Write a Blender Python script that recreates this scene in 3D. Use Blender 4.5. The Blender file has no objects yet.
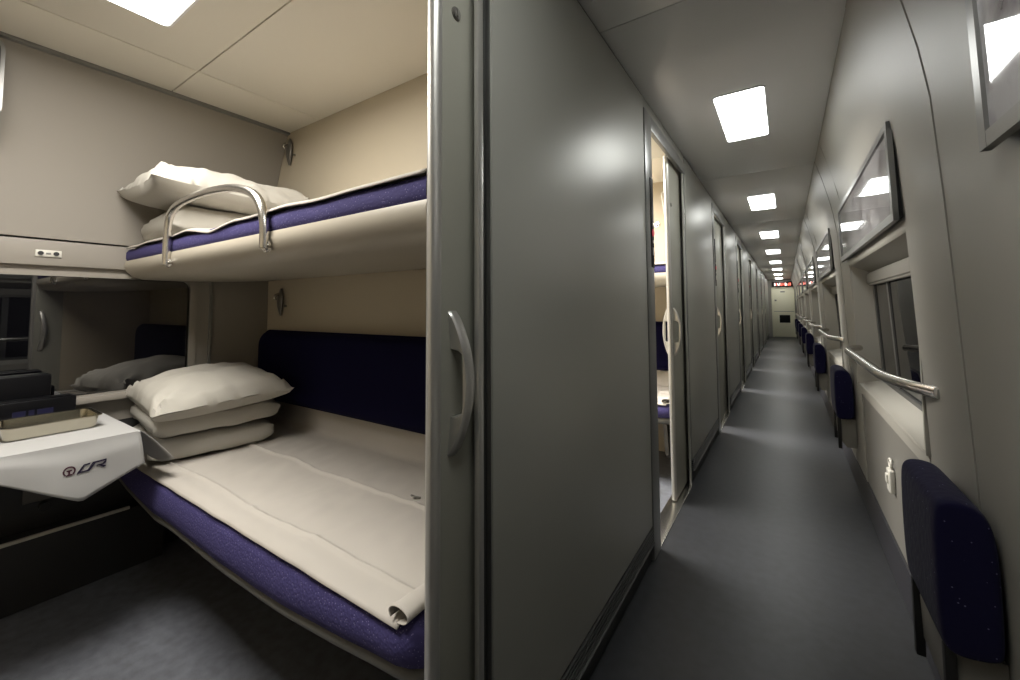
import bpy, bmesh, math, random
from mathutils import Vector, Matrix, noise
random.seed(7)
PI = math.pi
scn = bpy.context.scene
COL = scn.collection
H = 1.07            # camera height above the floor
CEIL = 2.025
PER = 2.06          # spacing of the compartments

# ------------------------------------------------------------------ materials
MATS = {}
def mat(name, col, rough=.5, metal=0., spec=.5, bump=None, var=None, ior=None, emit=None, coat=0., aniso=None):
    m = bpy.data.materials.new(name); m.use_nodes = True
    nt = m.node_tree; b = nt.nodes['Principled BSDF']
    b.inputs['Base Color'].default_value = (*col, 1)
    b.inputs['Roughness'].default_value = rough
    b.inputs['Metallic'].default_value = metal
    b.inputs['Specular IOR Level'].default_value = spec
    b.inputs['Coat Weight'].default_value = coat
    if ior: b.inputs['IOR'].default_value = ior
    if emit:
        b.inputs['Emission Color'].default_value = (*emit[0], 1)
        b.inputs['Emission Strength'].default_value = emit[1]
    tc = nt.nodes.new('ShaderNodeTexCoord')
    if var:                     # (scale, amount, detail): slight uneven tone of the stuff itself
        n = nt.nodes.new('ShaderNodeTexNoise'); n.inputs['Scale'].default_value = var[0]; n.inputs['Detail'].default_value = var[2]
        r = nt.nodes.new('ShaderNodeMapRange'); r.inputs['From Min'].default_value = .3; r.inputs['From Max'].default_value = .7
        r.inputs['To Min'].default_value = 1 - var[1]; r.inputs['To Max'].default_value = 1 + var[1]
        mx = nt.nodes.new('ShaderNodeVectorMath'); mx.operation = 'SCALE'
        mx.inputs[0].default_value = col
        nt.links.new(tc.outputs['Object'], n.inputs['Vector']); nt.links.new(n.outputs['Fac'], r.inputs['Value'])
        nt.links.new(r.outputs['Result'], mx.inputs['Scale']); nt.links.new(mx.outputs['Vector'], b.inputs['Base Color'])
    if bump:                    # (scale, strength, distance)
        n = nt.nodes.new('ShaderNodeTexNoise'); n.inputs['Scale'].default_value = bump[0]; n.inputs['Detail'].default_value = 3
        bp = nt.nodes.new('ShaderNodeBump'); bp.inputs['Strength'].default_value = bump[1]; bp.inputs['Distance'].default_value = bump[2]
        nt.links.new(tc.outputs['Object'], n.inputs['Vector']); nt.links.new(n.outputs['Fac'], bp.inputs['Height'])
        nt.links.new(bp.outputs['Normal'], b.inputs['Normal'])
    MATS[name] = m
    return m

def speckle(name, col, dot, scale=260, thr=.2, rough=.9, sheen=.0):
    """woven cloth with small light dots"""
    m = mat(name, col, rough, spec=.25)
    nt = m.node_tree; b = nt.nodes['Principled BSDF']
    tc = nt.nodes.new('ShaderNodeTexCoord')
    v = nt.nodes.new('ShaderNodeTexVoronoi'); v.inputs['Scale'].default_value = scale
    nt.links.new(tc.outputs['Object'], v.inputs['Vector'])
    lt = nt.nodes.new('ShaderNodeMath'); lt.operation = 'LESS_THAN'; lt.inputs[1].default_value = thr
    nt.links.new(v.outputs['Distance'], lt.inputs[0])
    mx = nt.nodes.new('ShaderNodeMix'); mx.data_type = 'RGBA'
    mx.inputs['A'].default_value = (*col, 1); mx.inputs['B'].default_value = (*dot, 1)
    nt.links.new(lt.outputs[0], mx.inputs['Factor']); nt.links.new(mx.outputs['Result'], b.inputs['Base Color'])
    bp = nt.nodes.new('ShaderNodeBump'); bp.inputs['Strength'].default_value = .4; bp.inputs['Distance'].default_value = .002
    nt.links.new(v.outputs['Distance'], bp.inputs['Height']); nt.links.new(bp.outputs['Normal'], b.inputs['Normal'])
    b.inputs['Sheen Weight'].default_value = sheen
    return m

PANEL = mat('panel_grey', (.38, .38, .34), .40, metal=.2, spec=.7, bump=(60, .04, .002))
FRAMEG = mat('frame_grey', (.21, .21, .20), .32, metal=.35)
FRAMED = mat('dark_window_frame', (.085, .085, .082), .4, metal=.2)
SILVER = mat('satin_silver', (.52, .51, .48), .36, metal=.65)
LEAF = mat('door_leaf_paint', (.29, .285, .24), .42, spec=.45)
DARK = mat('dark_rubber', (.012, .012, .012), .6)
NOTICEF = mat('notice_frame_metal', (.27, .268, .26), .35, metal=.6)
BLACK = mat('black_lacquer', (.004, .004, .005), .42, spec=.15)
BASEB = mat('black_kickboard', (.014, .014, .014), .5)
GRILL = mat('grille_dark_metal', (.06, .06, .057), .35, metal=.5)
CREAM = mat('cream_laminate', (.45, .395, .30), .55, spec=.35, bump=(90, .03, .002))
WINW = mat('window_wall_laminate', (.27, .247, .215), .5, spec=.4)
CEILC = mat('compartment_ceiling_paint', (.70, .665, .585), .6, spec=.3)
CEILG = mat('corridor_ceiling_paint', (.74, .74, .72), .33, spec=.7)
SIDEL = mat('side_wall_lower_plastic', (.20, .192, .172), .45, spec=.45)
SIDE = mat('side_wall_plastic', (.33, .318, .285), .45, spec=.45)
NICHE = mat('niche_plastic', (.37, .355, .315), .5, spec=.4)
CHROME = mat('brushed_steel', (.62, .60, .56), .25, metal=1.)
STEELD = mat('hook_steel', (.20, .19, .175), .32, metal=.6)
WHITEC = mat('white_cotton', (.43, .41, .365), .85, spec=.2, bump=(160, .12, .002))
SHEETM = mat('bed_linen', (.44, .41, .37), .85, spec=.2, bump=(220, .08, .001))
CLOTHM = mat('table_linen', (.39, .387, .38), .8, spec=.2)
BLUE = speckle('blue_cushion_cloth', (.050, .043, .135), (.20, .18, .33), 150, .16)
NAVY = speckle('navy_plush', (.0035, .003, .022), (.007, .006, .04), 240, .2)
NAVY.node_tree.nodes['Principled BSDF'].inputs['Specular IOR Level'].default_value = .1
SEATM = speckle('navy_seat_cloth', (.0045, .0035, .030), (.12, .12, .22), 62, .085, sheen=.04)
SHELL = mat('bunk_shell_plastic', (.42, .38, .31), .42, spec=.5)
SHELLD = mat('bunk_base_grey', (.13, .127, .115), .5)
BRKT = mat('bracket_paint', (.12, .115, .105), .55)
WHITEP = mat('white_plastic', (.62, .60, .54), .35)
HOLE = mat('socket_hole', (.02, .02, .02), .5)
RED = mat('red_plastic', (.5, .02, .05), .4)
RED.node_tree.nodes['Principled BSDF'].inputs['Emission Color'].default_value = (.8, .03, .07, 1)
RED.node_tree.nodes['Principled BSDF'].inputs['Emission Strength'].default_value = .25
ENDW = mat('end_wall_cream', (.74, .71, .54), .5)
LOGO = mat('logo_thread', (.012, .008, .03), .8)
LOGOR = mat('logo_thread_maroon', (.045, .008, .02), .8)
STEELT = mat('tray_steel', (.52, .49, .40), .2, metal=1.)
DIFF = mat('lamp_diffuser', (.9, .9, .9), .5, emit=((.985, 1, .965), 12.5))
DIFFW = mat('lamp_diffuser_warm', (.9, .9, .88), .5, emit=((1, .97, .91), 7.0))
LEDB = mat('led_board_black', (.01, .006, .006), .4)
LEDR = mat('led_red', (.2, .01, .01), .5, emit=((1, .16, .1), 2.2))
LEDW = mat('led_pale', (.2, .2, .2), .5, emit=((1, .8, .72), 2.6))
GLASS2 = mat('corridor_window_glass', (.003, .003, .004), .02, spec=.5, ior=1.55)
GLASS = mat('night_window_glass', (.003, .003, .004), .015, spec=.5, ior=2.3)
WALLD = mat('under_table_shade', (.03, .03, .03), .5)  # near-black holds the shade under the table; the screen reuses it
TISSUE_PRINT = mat('print_dark_blue', (.008, .008, .035), .4)

def floor_material(name='vinyl_floor', k=.36, rough=.38):
    m = mat(name, (.05, .05, .055), rough, spec=.42)
    nt = m.node_tree; b = nt.nodes['Principled BSDF']
    tc = nt.nodes.new('ShaderNodeTexCoord')
    n = nt.nodes.new('ShaderNodeTexNoise'); n.inputs['Scale'].default_value = 26; n.inputs['Detail'].default_value = 6
    n2 = nt.nodes.new('ShaderNodeTexNoise'); n2.inputs['Scale'].default_value = 420; n2.inputs['Detail'].default_value = 1
    for q in (n, n2): nt.links.new(tc.outputs['Object'], q.inputs['Vector'])
    a = nt.nodes.new('ShaderNodeMath'); a.operation = 'MULTIPLY_ADD'; a.inputs[1].default_value = .6; 
    nt.links.new(n2.outputs['Fac'], a.inputs[0]); nt.links.new(n.outputs['Fac'], a.inputs[2])
    cr = nt.nodes.new('ShaderNodeValToRGB')
    cr.color_ramp.elements[0].position = .55; cr.color_ramp.elements[0].color = (.044 * k, .046 * k, .052 * k, 1)
    cr.color_ramp.elements[1].position = 1.05; cr.color_ramp.elements[1].color = (.071 * k, .075 * k, .086 * k, 1)
    nt.links.new(a.outputs[0], cr.inputs['Fac']); nt.links.new(cr.outputs['Color'], b.inputs['Base Color'])
    return m
FLOORM = floor_material()
CARPET = floor_material('compartment_floor', 2.0, .6)

def print_material():
    """lilac grey printed notice with faint blocks, under glass"""
    m = mat('printed_notice', (.4, .38, .42), .05, spec=.6, coat=1.)
    nt = m.node_tree; b = nt.nodes['Principled BSDF']; b.inputs['Coat Roughness'].default_value = .02
    tc = nt.nodes.new('ShaderNodeTexCoord')
    mp = nt.nodes.new('ShaderNodeMapping'); mp.inputs['Scale'].default_value = (1, 1, 1)
    nt.links.new(tc.outputs['Object'], mp.inputs['Vector'])
    n = nt.nodes.new('ShaderNodeTexNoise'); n.inputs['Scale'].default_value = 5; n.inputs['Detail'].default_value = 7
    nt.links.new(mp.outputs['Vector'], n.inputs['Vector'])
    w = nt.nodes.new('ShaderNodeTexVoronoi'); w.inputs['Scale'].default_value = 11; w.distance = 'CHEBYCHEV'
    nt.links.new(mp.outputs['Vector'], w.inputs['Vector'])
    a = nt.nodes.new('ShaderNodeMath'); a.operation = 'MULTIPLY_ADD'; a.inputs[1].default_value = .35
    nt.links.new(w.outputs['Distance'], a.inputs[0]); nt.links.new(n.outputs['Fac'], a.inputs[2])
    cr = nt.nodes.new('ShaderNodeValToRGB')
    cr.color_ramp.elements[0].position = .5; cr.color_ramp.elements[0].color = (.24, .22, .24, 1)
    cr.color_ramp.elements[1].position = .72; cr.color_ramp.elements[1].color = (.66, .645, .67, 1)
    nt.links.new(a.outputs[0], cr.inputs['Fac']); nt.links.new(cr.outputs['Color'], b.inputs['Base Color'])
    return m
PRINT = print_material()

# ------------------------------------------------------------------ mesh helpers
class MB:
    def __init__(s): s.bm = bmesh.new()
    def box(s, a, b, bev=0, seg=2, rot=None):
        a, b = Vector(a), Vector(b)
        lo = Vector((min(a[i], b[i]) for i in range(3))); hi = Vector((max(a[i], b[i]) for i in range(3)))
        t = bmesh.new(); bmesh.ops.create_cube(t, size=1)
        c, d = (lo + hi) / 2, hi - lo
        for v in t.verts: v.co = Vector((v.co[i] * d[i] for i in range(3)))
        if bev:
            bmesh.ops.bevel(t, geom=t.edges[:], offset=min(bev, min(d) * .49), segments=seg, affect='EDGES', profile=.6)
        for v in t.verts:
            if rot: v.co = rot @ v.co
            v.co += c
        s.merge(t); return s
    def merge(s, t):
        me = bpy.data.meshes.new('t'); t.to_mesh(me); t.free(); s.bm.from_mesh(me); bpy.data.meshes.remove(me)
    def tube(s, pts, r, seg=12, closed=False, ry=None, up=None, cap=True):
        """sweep a (possibly elliptic) ring along points; r may be a list"""
        pts = [Vector(p) for p in pts]; n = len(pts)
        rs = r if isinstance(r, (list, tuple)) else [r] * n
        rys = ry if isinstance(ry, (list, tuple)) else ([ry] * n if ry else rs)
        rings = []; prev = None
        for i, p in enumerate(pts):
            if closed: t = pts[(i + 1) % n] - pts[i - 1]
            else: t = pts[min(i + 1, n - 1)] - pts[max(i - 1, 0)]
            t.normalize()
            if prev is None:
                u = Vector(up) if up else (Vector((0, 0, 1)) if abs(t.z) < .9 else Vector((1, 0, 0)))
            else: u = prev
            u = (u - t * u.dot(t)).normalized(); prev = u; w = t.cross(u)
            rings.append([s.bm.verts.new(p + u * rs[i] * math.cos(2 * PI * k / seg) + w * rys[i] * math.sin(2 * PI * k / seg)) for k in range(seg)])
        m = n if closed else n - 1
        for i in range(m):
            A, B = rings[i], rings[(i + 1) % n]
            for k in range(seg):
                s.bm.faces.new((A[k], A[(k + 1) % seg], B[(k + 1) % seg], B[k]))
        if not closed and cap:
            s.bm.faces.new(rings[0][::-1]); s.bm.faces.new(rings[-1])
        return s
    def extrude(s, prof, axis, a, b):
        """closed 2-D outline swept straight: axis 'x' takes (y,z), 'y' takes (x,z), 'z' takes (x,y)"""
        f = {'x': lambda p, t: (t, p[0], p[1]), 'y': lambda p, t: (p[0], t, p[1]), 'z': lambda p, t: (p[0], p[1], t)}[axis]
        A = [s.bm.verts.new(f(p, a)) for p in prof]; B = [s.bm.verts.new(f(p, b)) for p in prof]
        n = len(prof)
        for i in range(n): s.bm.faces.new((A[i], A[(i + 1) % n], B[(i + 1) % n], B[i]))
        s.bm.faces.new(A[::-1]); s.bm.faces.new(B)
        return s
    def grid(s, fn, nu, nv):
        g = [[s.bm.verts.new(fn(i / nu, j / nv)) for j in range(nv + 1)] for i in range(nu + 1)]
        for i in range(nu):
            for j in range(nv): s.bm.faces.new((g[i][j], g[i + 1][j], g[i + 1][j + 1], g[i][j + 1]))
        return s
    def cyl(s, c, axis, r, h, seg=20, r2=None, bev=0):
        t = bmesh.new(); bmesh.ops.create_cone(t, cap_ends=True, segments=seg, radius1=r, radius2=r if r2 is None else r2, depth=h)
        if bev: bmesh.ops.bevel(t, geom=[e for e in t.edges if len(e.link_faces) == 2 and any(len(f.verts) > 4 for f in e.link_faces)], offset=bev, segments=2, affect='EDGES')
        q = Vector((0, 0, 1)).rotation_difference(Vector(axis)).to_matrix()
        for v in t.verts: v.co = q @ v.co + Vector(c)
        s.merge(t); return s
    def torus(s, c, axis, R, r, ry=None, a0=0, a1=2 * PI, n=28, seg=8):
        q = Vector((0, 0, 1)).rotation_difference(Vector(axis)).to_matrix()
        full = abs(a1 - a0 - 2 * PI) < 1e-6
        k = n if full else n + 1
        pts = [q @ Vector((R * math.cos(a0 + (a1 - a0) * i / n), (ry or R) * math.sin(a0 + (a1 - a0) * i / n), 0)) + Vector(c) for i in range(k)]
        return s.tube(pts, r, seg, closed=full)
    def build(s, name, m, parent=None, smooth=True, ang=35, mods=None):
        bm = s.bm
        if parent is not None:      # children keep their vertices relative to their thing's base
            off = Vector(parent.location); q = parent.parent
            while q is not None: off += Vector(q.location); q = q.parent
            bmesh.ops.translate(bm, verts=bm.verts[:], vec=-off)
        bmesh.ops.remove_doubles(bm, verts=bm.verts[:], dist=1e-6)
        bmesh.ops.recalc_face_normals(bm, faces=bm.faces[:])
        if smooth:
            for f in bm.faces: f.smooth = True
            for e in bm.edges:
                if len(e.link_faces) == 2 and e.calc_face_angle(0) > math.radians(ang): e.smooth = False
        me = bpy.data.meshes.new(name); bm.to_mesh(me); bm.free()
        ms = m if isinstance(m, list) else [m]
        for q in ms: me.materials.append(q)
        o = bpy.data.objects.new(name, me); COL.objects.link(o)
        if parent is not None:
            o.parent = parent
        return o

def thing(name, label, cat, loc=(0, 0, 0), group=None):
    o = bpy.data.objects.new(name, None); COL.objects.link(o); o.location = loc; o.empty_display_size = .05
    o['label'] = label; o['category'] = cat
    if group: o['group'] = group
    return o
def tag(o, label, cat, group=None):
    o['label'] = label; o['category'] = cat
    if group: o['group'] = group
    return o
def struct(o):
    o['kind'] = 'structure'; return o
def sroot(name, loc=(0, 0, 0)):
    o = bpy.data.objects.new(name, None); COL.objects.link(o); o.location = loc; o['kind'] = 'structure'; return o
def copy_tree(root, shift, label=None, keep=lambda c: True):
    r = root.copy(); COL.objects.link(r); r.location = root.location + Vector(shift)
    if label: r['label'] = label
    for ch in list(root.children):
        if not keep(ch): continue
        c = ch.copy(); COL.objects.link(c); c.parent = r
        for g in list(ch.children):
            d = g.copy(); COL.objects.link(d); d.parent = c
    return r
def ordinal(i): return ['nearest', 'second', 'third', 'fourth', 'fifth', 'sixth', 'seventh', 'eighth', 'ninth'][i]

XW = -2.40          # window wall of the compartments
YB = 1.18           # wall behind the bunks
YF = -.86           # partition on the other side
END = 17.4          # end of the corridor
NB = -1.4           # where the car ends behind the camera

# ------------------------------------------------------------------ shell
struct(MB().box((-.575, NB, -.06), (.36, END + .05, 0)).build('floor', FLOORM, smooth=False))
struct(MB().box((-2.6, NB, -.06), (-.575, END + .05, 0)).build('floor', CARPET, smooth=False))

# corridor ceiling in panels with shallow joints
cc = MB(); y = NB
joints = [NB, -.72] + [1.34 + PER * k for k in range(8)] + [END]
for a, b in zip(joints, joints[1:]):
    cc.box((-.515, a + .0015, CEIL), (.195, b - .0015, CEIL + .02), .003)
    for yy in (a + .15, b - .15):
        cc.cyl((-.468, yy, CEIL), (0, 0, 1), .008, .006, 12)
cc.box((-.53, NB, CEIL + .012), (.24, END, CEIL + .04))
struct(cc.build('ceiling', CEILG))
# compartment ceilings
def comp_ceiling(dy):
    c = MB(); y0, y1 = YF + dy + .0, YB + dy
    for (xa, xb) in ((-2.24, -1.936), (-1.932, -.56)):
        for (ya, yb) in ((y0, -.345 + dy), (-.341 + dy, .656 + dy), (.66 + dy, y1)):
            if xa < -2 and False: continue
            c.box((xa, ya, CEIL), (xb, yb, CEIL + .02), .002)
    c.box((-2.30, y0, CEIL + .013), (-.53, y1, CEIL + .04))
    return struct(c.build('ceiling', CEILC))
for k in range(8): comp_ceiling(PER * k)

# window wall: lower part, shelf-like band with the socket, upper part curving inwards
def wall_window(dy):
    y0, y1 = YF + dy, YB + dy
    w = MB()
    wz0, wz1, wy0, wy1 = .725, 1.205, -.50 + dy, .815 + dy
    w.box((XW - .06, y0, .60), (XW, y1, wz0))
    w.box((XW - .06, y0, wz0), (XW, wy0, wz1)); w.box((XW - .06, wy1, wz0), (XW, y1, wz1))
    w.box((XW - .06, y0, wz1), (XW, y1, 1.232))
    r = struct(w.build('wall_window_side', WINW, smooth=False))
    MB().box((XW - .06, y0, 0), (XW - .004, y1, .599)).build('lower_panel', WALLD, r, smooth=False)  # lower wall, colour darkened to put in the under-table shade
    b = MB().box((XW - .05, y0 + .002, 1.243), (XW + .022, y1 - .002, 1.343), .008)
    b.box((XW - .05, y0, 1.232), (XW + .004, y1, 1.243)); b.build('shelf_band', WINW, r)
    prof = [(-2.225, CEIL - .006), (-2.262, 1.93), (-2.30, 1.83), (-2.335, 1.72), (-2.36, 1.60), (-2.375, 1.47), (-2.38, 1.35),
            (-2.46, 1.35), (-2.46, CEIL + .03), (-2.225, CEIL + .03)]
    MB().extrude(prof, 'y', y0 + .002, y1 - .002).build('curved_upper_panel', WINW, r, ang=30)
    MB().box((-2.262, y0, CEIL - .012), (-2.205, y1, CEIL + .01), .004).build('ceiling_joint_strip', FRAMEG, r)
    s = MB().box((XW, wy0 - .06, wz0 - .03), (XW + .055, wy1 + .05, wz0 - .004), .008)
    s.build('window_sill', WINW, r)
    # narrow vertical cover strip beside the corner
    MB().box((XW, .895 + dy, .0), (XW + .012, .91 + dy, 1.232), .004).build('corner_strip', FRAMEG, r)
    return r
wall_window(0)
wn = sroot('window_1', (XW, .16, .96))
g = MB()
wz0, wz1, wy0, wy1 = .725, 1.205, -.50, .815
def rrect(cy, cz, hy, hz, r, n=6):
    p = []
    for (sy, sz, a0) in ((1, 1, 0), (-1, 1, PI / 2), (-1, -1, PI), (1, -1, 1.5 * PI)):
        for i in range(n + 1):
            a = a0 + PI / 2 * i / n
            p.append((cy + sy * (hy - r) + r * math.cos(a), cz + sz * (hz - r) + r * math.sin(a)))
    return p
def ring_frame(mb, outer, inner, x0, x1):
    n = len(outer)
    vs = [[mb.bm.verts.new((x, p[0], p[1])) for p in o] for x in (x0, x1) for o in (outer, inner)]
    (o0, i0, o1, i1) = vs
    for i in range(n):
        j = (i + 1) % n
        mb.bm.faces.new((o0[i], o0[j], i0[j], i0[i])); mb.bm.faces.new((o1[i], i1[i], i1[j], o1[j]))
        mb.bm.faces.new((o0[i], o1[i], o1[j], o0[j])); mb.bm.faces.new((i0[i], i0[j], i1[j], i1[i]))
fr = MB(); cyw, czw = (wy0 + wy1) / 2, (wz0 + wz1) / 2
hyw, hzw = (wy1 - wy0) / 2, (wz1 - wz0) / 2
ring_frame(fr, rrect(cyw, czw, hyw + .03, hzw + .018, .05), rrect(cyw, czw, hyw, hzw, .035), XW - .03, XW + .008)
fr.build('window_frame', WINW, wn, ang=40)
MB().extrude(rrect(cyw, czw, hyw + .012, hzw + .012, .04), 'x', XW - .03, XW - .012).build('window_pane', GLASS, wn, ang=40)

# walls between compartments (cream)
def partition(y, name='wall_back'):
    w = MB().box((XW - .05, y, 0), (-.562, y + .02, CEIL + .02))
    return struct(w.build(name, CREAM, smooth=False))
NCOMP = 8
partition(YF - .02, 'wall_front')
for k in range(NCOMP):
    partition(YB + PER * k)
    struct(MB().box((-.567, .70 + PER * k, 0), (-.560, YB + PER * k, CEIL)).build('wall_pocket', CREAM, smooth=False))
    struct(MB().box((-.567, YF + PER * k, 0), (-.560, -.16 + PER * k, CEIL)).build('wall_pocket', CREAM, smooth=False))
    if k:
        struct(MB().box((XW - .05, YB + .02 + PER * (k - 1), 0), (XW, YB + PER * k, CEIL)).build('wall_outer', WINW, smooth=False))

# ---- corridor wall: panels, door frames, leaves
def add_panel(y0, y1, grille=True):
    p = struct(MB().box((-.515, y0, .142), (-.50, y1, CEIL - .012), .004).build('wall_left', PANEL))
    MB().box((-.52, y0, CEIL - .014), (-.506, y1, CEIL)).build('top_joint', DARK, p, smooth=False)
    if grille:
        t = MB()
        for i in range(5):
            z = .079 + i * .0125
            t.box((-.520, y0 + .004, z), (-.497 - .0 * i, y1 - .004, z + .0055), .0015)
        t.box((-.522, y0, .074), (-.491, y1, .0785), .002)
        t.box((-.528, y0, .074), (-.519, y1, .142))
        t.build('vent_grille', GRILL, p)
        MB().box((-.53, y0, 0), (-.508, y1, .074)).build('kick_board', BASEB, p, smooth=False)
    return p
NDOOR = 8
leaf_y = {0: .550, 1: 2.43}
trim_i = 1; door_i = 1
def extruded_handle(mb, x, s, y, z0, z1):
    """bow handle: one solid bar, broad where it meets the leaf, standing off in the middle"""
    n = 24; out = []; inn = []
    L = z1 - z0
    for i in range(n + 1):
        t = i / n; a = math.sin(PI * t) ** .72
        out.append((.004 + .035 * a, z0 + L * t))
    for i in range(n + 1):
        t = i / n; e = min(t, 1 - t)
        inn.append((0 if e < .02 else .0235 * min(1, (e - .02) / .05) ** .5, z0 + L * .265 + L * .47 * t))
    poly = [(-.002, z0)] + out + [(-.002, z1)] + inn[::-1]
    t = bmesh.new(); lay = []
    cen = [(.012, z0 + L / 2)]
    for yy, k in ((-.0125, .0042), (-.0095, .0012), (-.006, 0), (.006, 0), (.0095, .0012), (.0125, .0042)):
        ring = []
        m = len(poly)
        for q in range(m):
            p0, p1, p2 = Vector(poly[q - 1]), Vector(poly[q]), Vector(poly[(q + 1) % m])
            d = (p2 - p0); nrm = Vector((d.y, -d.x)).normalized() if d.length > 1e-6 else Vector((0, 0))
            w = p1 - nrm * (k if p1.x > .002 else 0)
            ring.append(t.verts.new((x + s * w.x, y + yy + .012 * math.sin(PI * (p1.y - z0) / L), w.y)))
        lay.append(ring)
    for A, B in zip(lay, lay[1:]):
        for q in range(len(A)): t.faces.new((A[q], A[(q + 1) % len(A)], B[(q + 1) % len(A)], B[q]))
    t.faces.new(lay[0]); t.faces.new(lay[-1])
    mb.merge(t)
for k in range(NDOOR):
    dy = PER * k
    o0, o1 = -.11 + dy, .645 + dy
    add_panel(.69 + dy, 1.84 + dy if k < NDOOR - 1 else END)
    # frame: wide post on the near side of the opening, narrow one on the far side, head above
    f = sroot('trim_%d' % trim_i); trim_i += 1
    MB().box((-.530, -.22 + dy, .0), (-.495, o0, 1.965), .004).build('near_post', FRAMEG, f)
    q = MB().box((-.514, o1, 0), (-.502, o1 + .018, 1.905), .004); q.build('far_stop', SILVER, f)
    MB().box((-.520, o1 + .0185, 0), (-.508, o1 + .030, 1.905)).build('seal_groove', GRILL, f, smooth=False)
    MB().box((-.518, o1 + .0305, 0), (-.504, o1 + .0445, 1.965), .003).build('far_post', GRILL, f)
    MB().box((-.518, -.22 + dy, 1.90), (-.496, o1 + .0445, 1.965), .004).build('head', FRAMEG, f)
    MB().box((-.53, -.22 + dy, 1.965), (-.504, o1 + .0445, CEIL), .002).build('head_panel', PANEL, f)
    MB().box((-.575, o0 - .05, 0.0), (-.498, o1 + .03, .006), .002).build('threshold_plate', CHROME if k else GRILL, f)
    # sliding leaf
    ly = leaf_y.get(k, o0 + .21)
    d = sroot('door_%d' % door_i, (-.5475, ly, 0)); door_i += 1
    MB().box((-.556, ly + .014, .012), (-.531, ly + .80, 1.935), .002).build('leaf', LEAF, d)
    e = MB(); pr = []
    for i in range(13):
        a = PI * i / 12
        pr.append((-.5435 + .0135 * math.cos(a), ly + .013 - .013 * math.sin(a)))
    pr += [(-.557, ly + .019), (-.530, ly + .019)]
    e.extrude(pr, 'z', .012, 1.935); e.build('edge_strip', SILVER, d, ang=25)
    for s, x in ((1, -.531), (-1, -.556)):
        h = MB(); extruded_handle(h, x, s, ly + .050, .795, 1.065); h.build('handle', SILVER, d, ang=40)
    lk = MB().cyl((-.530, ly + .060, 1.66), (1, 0, 0), .013, .006, 20, bev=.002)
    lk.box((-.5285, ly + .057, 1.653), (-.5255, ly + .063, 1.667), .001); lk.build('lock', STEELD, d)
add_panel(-1.40, -.22)
# ---- side wall of the corridor (right)
WP = [(.326, 0), (.338, .115), (.335, .50), (.326, .78), (.316, 1.05), (.305, 1.32), (.293, 1.55), (.271, 1.72), (.238, 1.86), (.214, 1.96), (.194, CEIL)]
def xw(z):
    for (a, za), (b, zb) in zip(WP, WP[1:]):
        if za <= z <= zb: return a + (b - a) * (z - za) / (zb - za)
    return WP[-1][0]
def smooth_prof(z0, z1, n=20):
    return [(xw(z0 + (z1 - z0) * i / n), z0 + (z1 - z0) * i / n) for i in range(n + 1)]
def wall_strip(mb, y0, y1, z0, z1, n=16, d=.012, dx=0):
    p = smooth_prof(z0, z1, n); p = [(a + dx, b) for a, b in p]
    mb.extrude(p + [(a + d, b) for a, b in p[::-1]], 'y', y0, y1)
NW0, NW1 = 1.66, 2.98       # window niche along the corridor
NZ0, NZ1 = .645, 1.30
def bay(k):
    dy = PER * k
    a, b = NW0 + dy, NW1 + dy
    w = MB()
    # pillar before this niche in two panels with a joint, upper curved panel and lower panel at the niche
    wall_strip(w, b - PER + .001, 1.299 + dy, .115, CEIL)
    wall_strip(w, 1.303 + dy, a - .0015, .115, CEIL, dx=-.002)
    wall_strip(w, a + .0015, b - .001, NZ1, CEIL)
    r = struct(w.build('wall_right', SIDE, ang=30))
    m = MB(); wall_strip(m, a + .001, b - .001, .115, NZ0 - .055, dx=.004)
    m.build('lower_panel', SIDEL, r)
    m = MB(); wall_strip(m, a + .001, b - .001, NZ0 - .048, NZ0 - .004, 2, .02, dx=-.004)
    m.extrude([(xw(NZ0) - .006, NZ0 - .006), (xw(NZ0) - .004, NZ0 + .002), (.44, NZ0 + .03), (.44, NZ0 - .02), (xw(NZ0), NZ0 - .02)], 'y', a + .0005, b - .0005)
    m.build('sill', NICHE, r)
    m = MB()
    for yy, s in ((a, 1), (b, -1)):
        m.box((.318, yy - s * .012, NZ0), (.46, yy, NZ1 + .03))
    m.build('reveal', NICHE, r, smooth=False)
    m = MB().extrude([(xw(NZ1) - .0, NZ1), (xw(NZ1) + .005, NZ1 - .008), (.41, NZ1 - .05), (.46, NZ1 - .05), (.46, NZ1 + .03), (xw(NZ1), NZ1 + .03)], 'y', a, b)
    m.build('niche_soffit', NICHE, r)
    MB().box((.340, b - PER, .0), (.352, b, .12)).build('backing', BASEB, r, smooth=False)
    # skirting
    s = MB().extrude([(.322, 0), (.321, .02), (.335, .118), (.348, .118), (.348, 0)], 'y', b - PER, b)
    s.build('baseboard', MATS['cove_vinyl'], r)
    wn = sroot('window_%d' % (k + 3), (.40, (a + b) / 2, .96))
    MB().extrude([(.405, 1.19), (.428, .675), (.436, .675), (.413, 1.19)], 'y', a + .03, b - .03).build('window_pane', GLASS2, wn, smooth=False)
    f = MB()
    for (y0, y1) in ((a + .006, a + .05), (b - .05, b - .006), (b - .40, b - .365)):
        f.extrude([(.399, 1.20), (.424, .665), (.436, .665), (.411, 1.20)], 'y', y0, y1)
    f.box((.418, a + .006, .665), (.436, b - .006, .69))
    f.build('window_frame', FRAMED, wn)
    bl = MB().box((.375, a + .01, 1.188), (.425, b - .01, 1.248), .012, 3)
    bl.cyl((.390, (a + b) / 2, 1.186), (0, 1, 0), .008, b - a - .06, 12)
    bl.build('blind_box', SIDEL, wn)
mat('cove_vinyl', (.028, .028, .034), .45)
for k in range(-1, 7): bay(k)
w = MB(); wall_strip(w, NW1 + 6 * PER, END, 0, CEIL); struct(w.build('wall_right', SIDE, ang=30))
struct(MB().box((.47, NB, 0), (.48, END, CEIL)).build('wall_outer', DARK, smooth=False))
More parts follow.
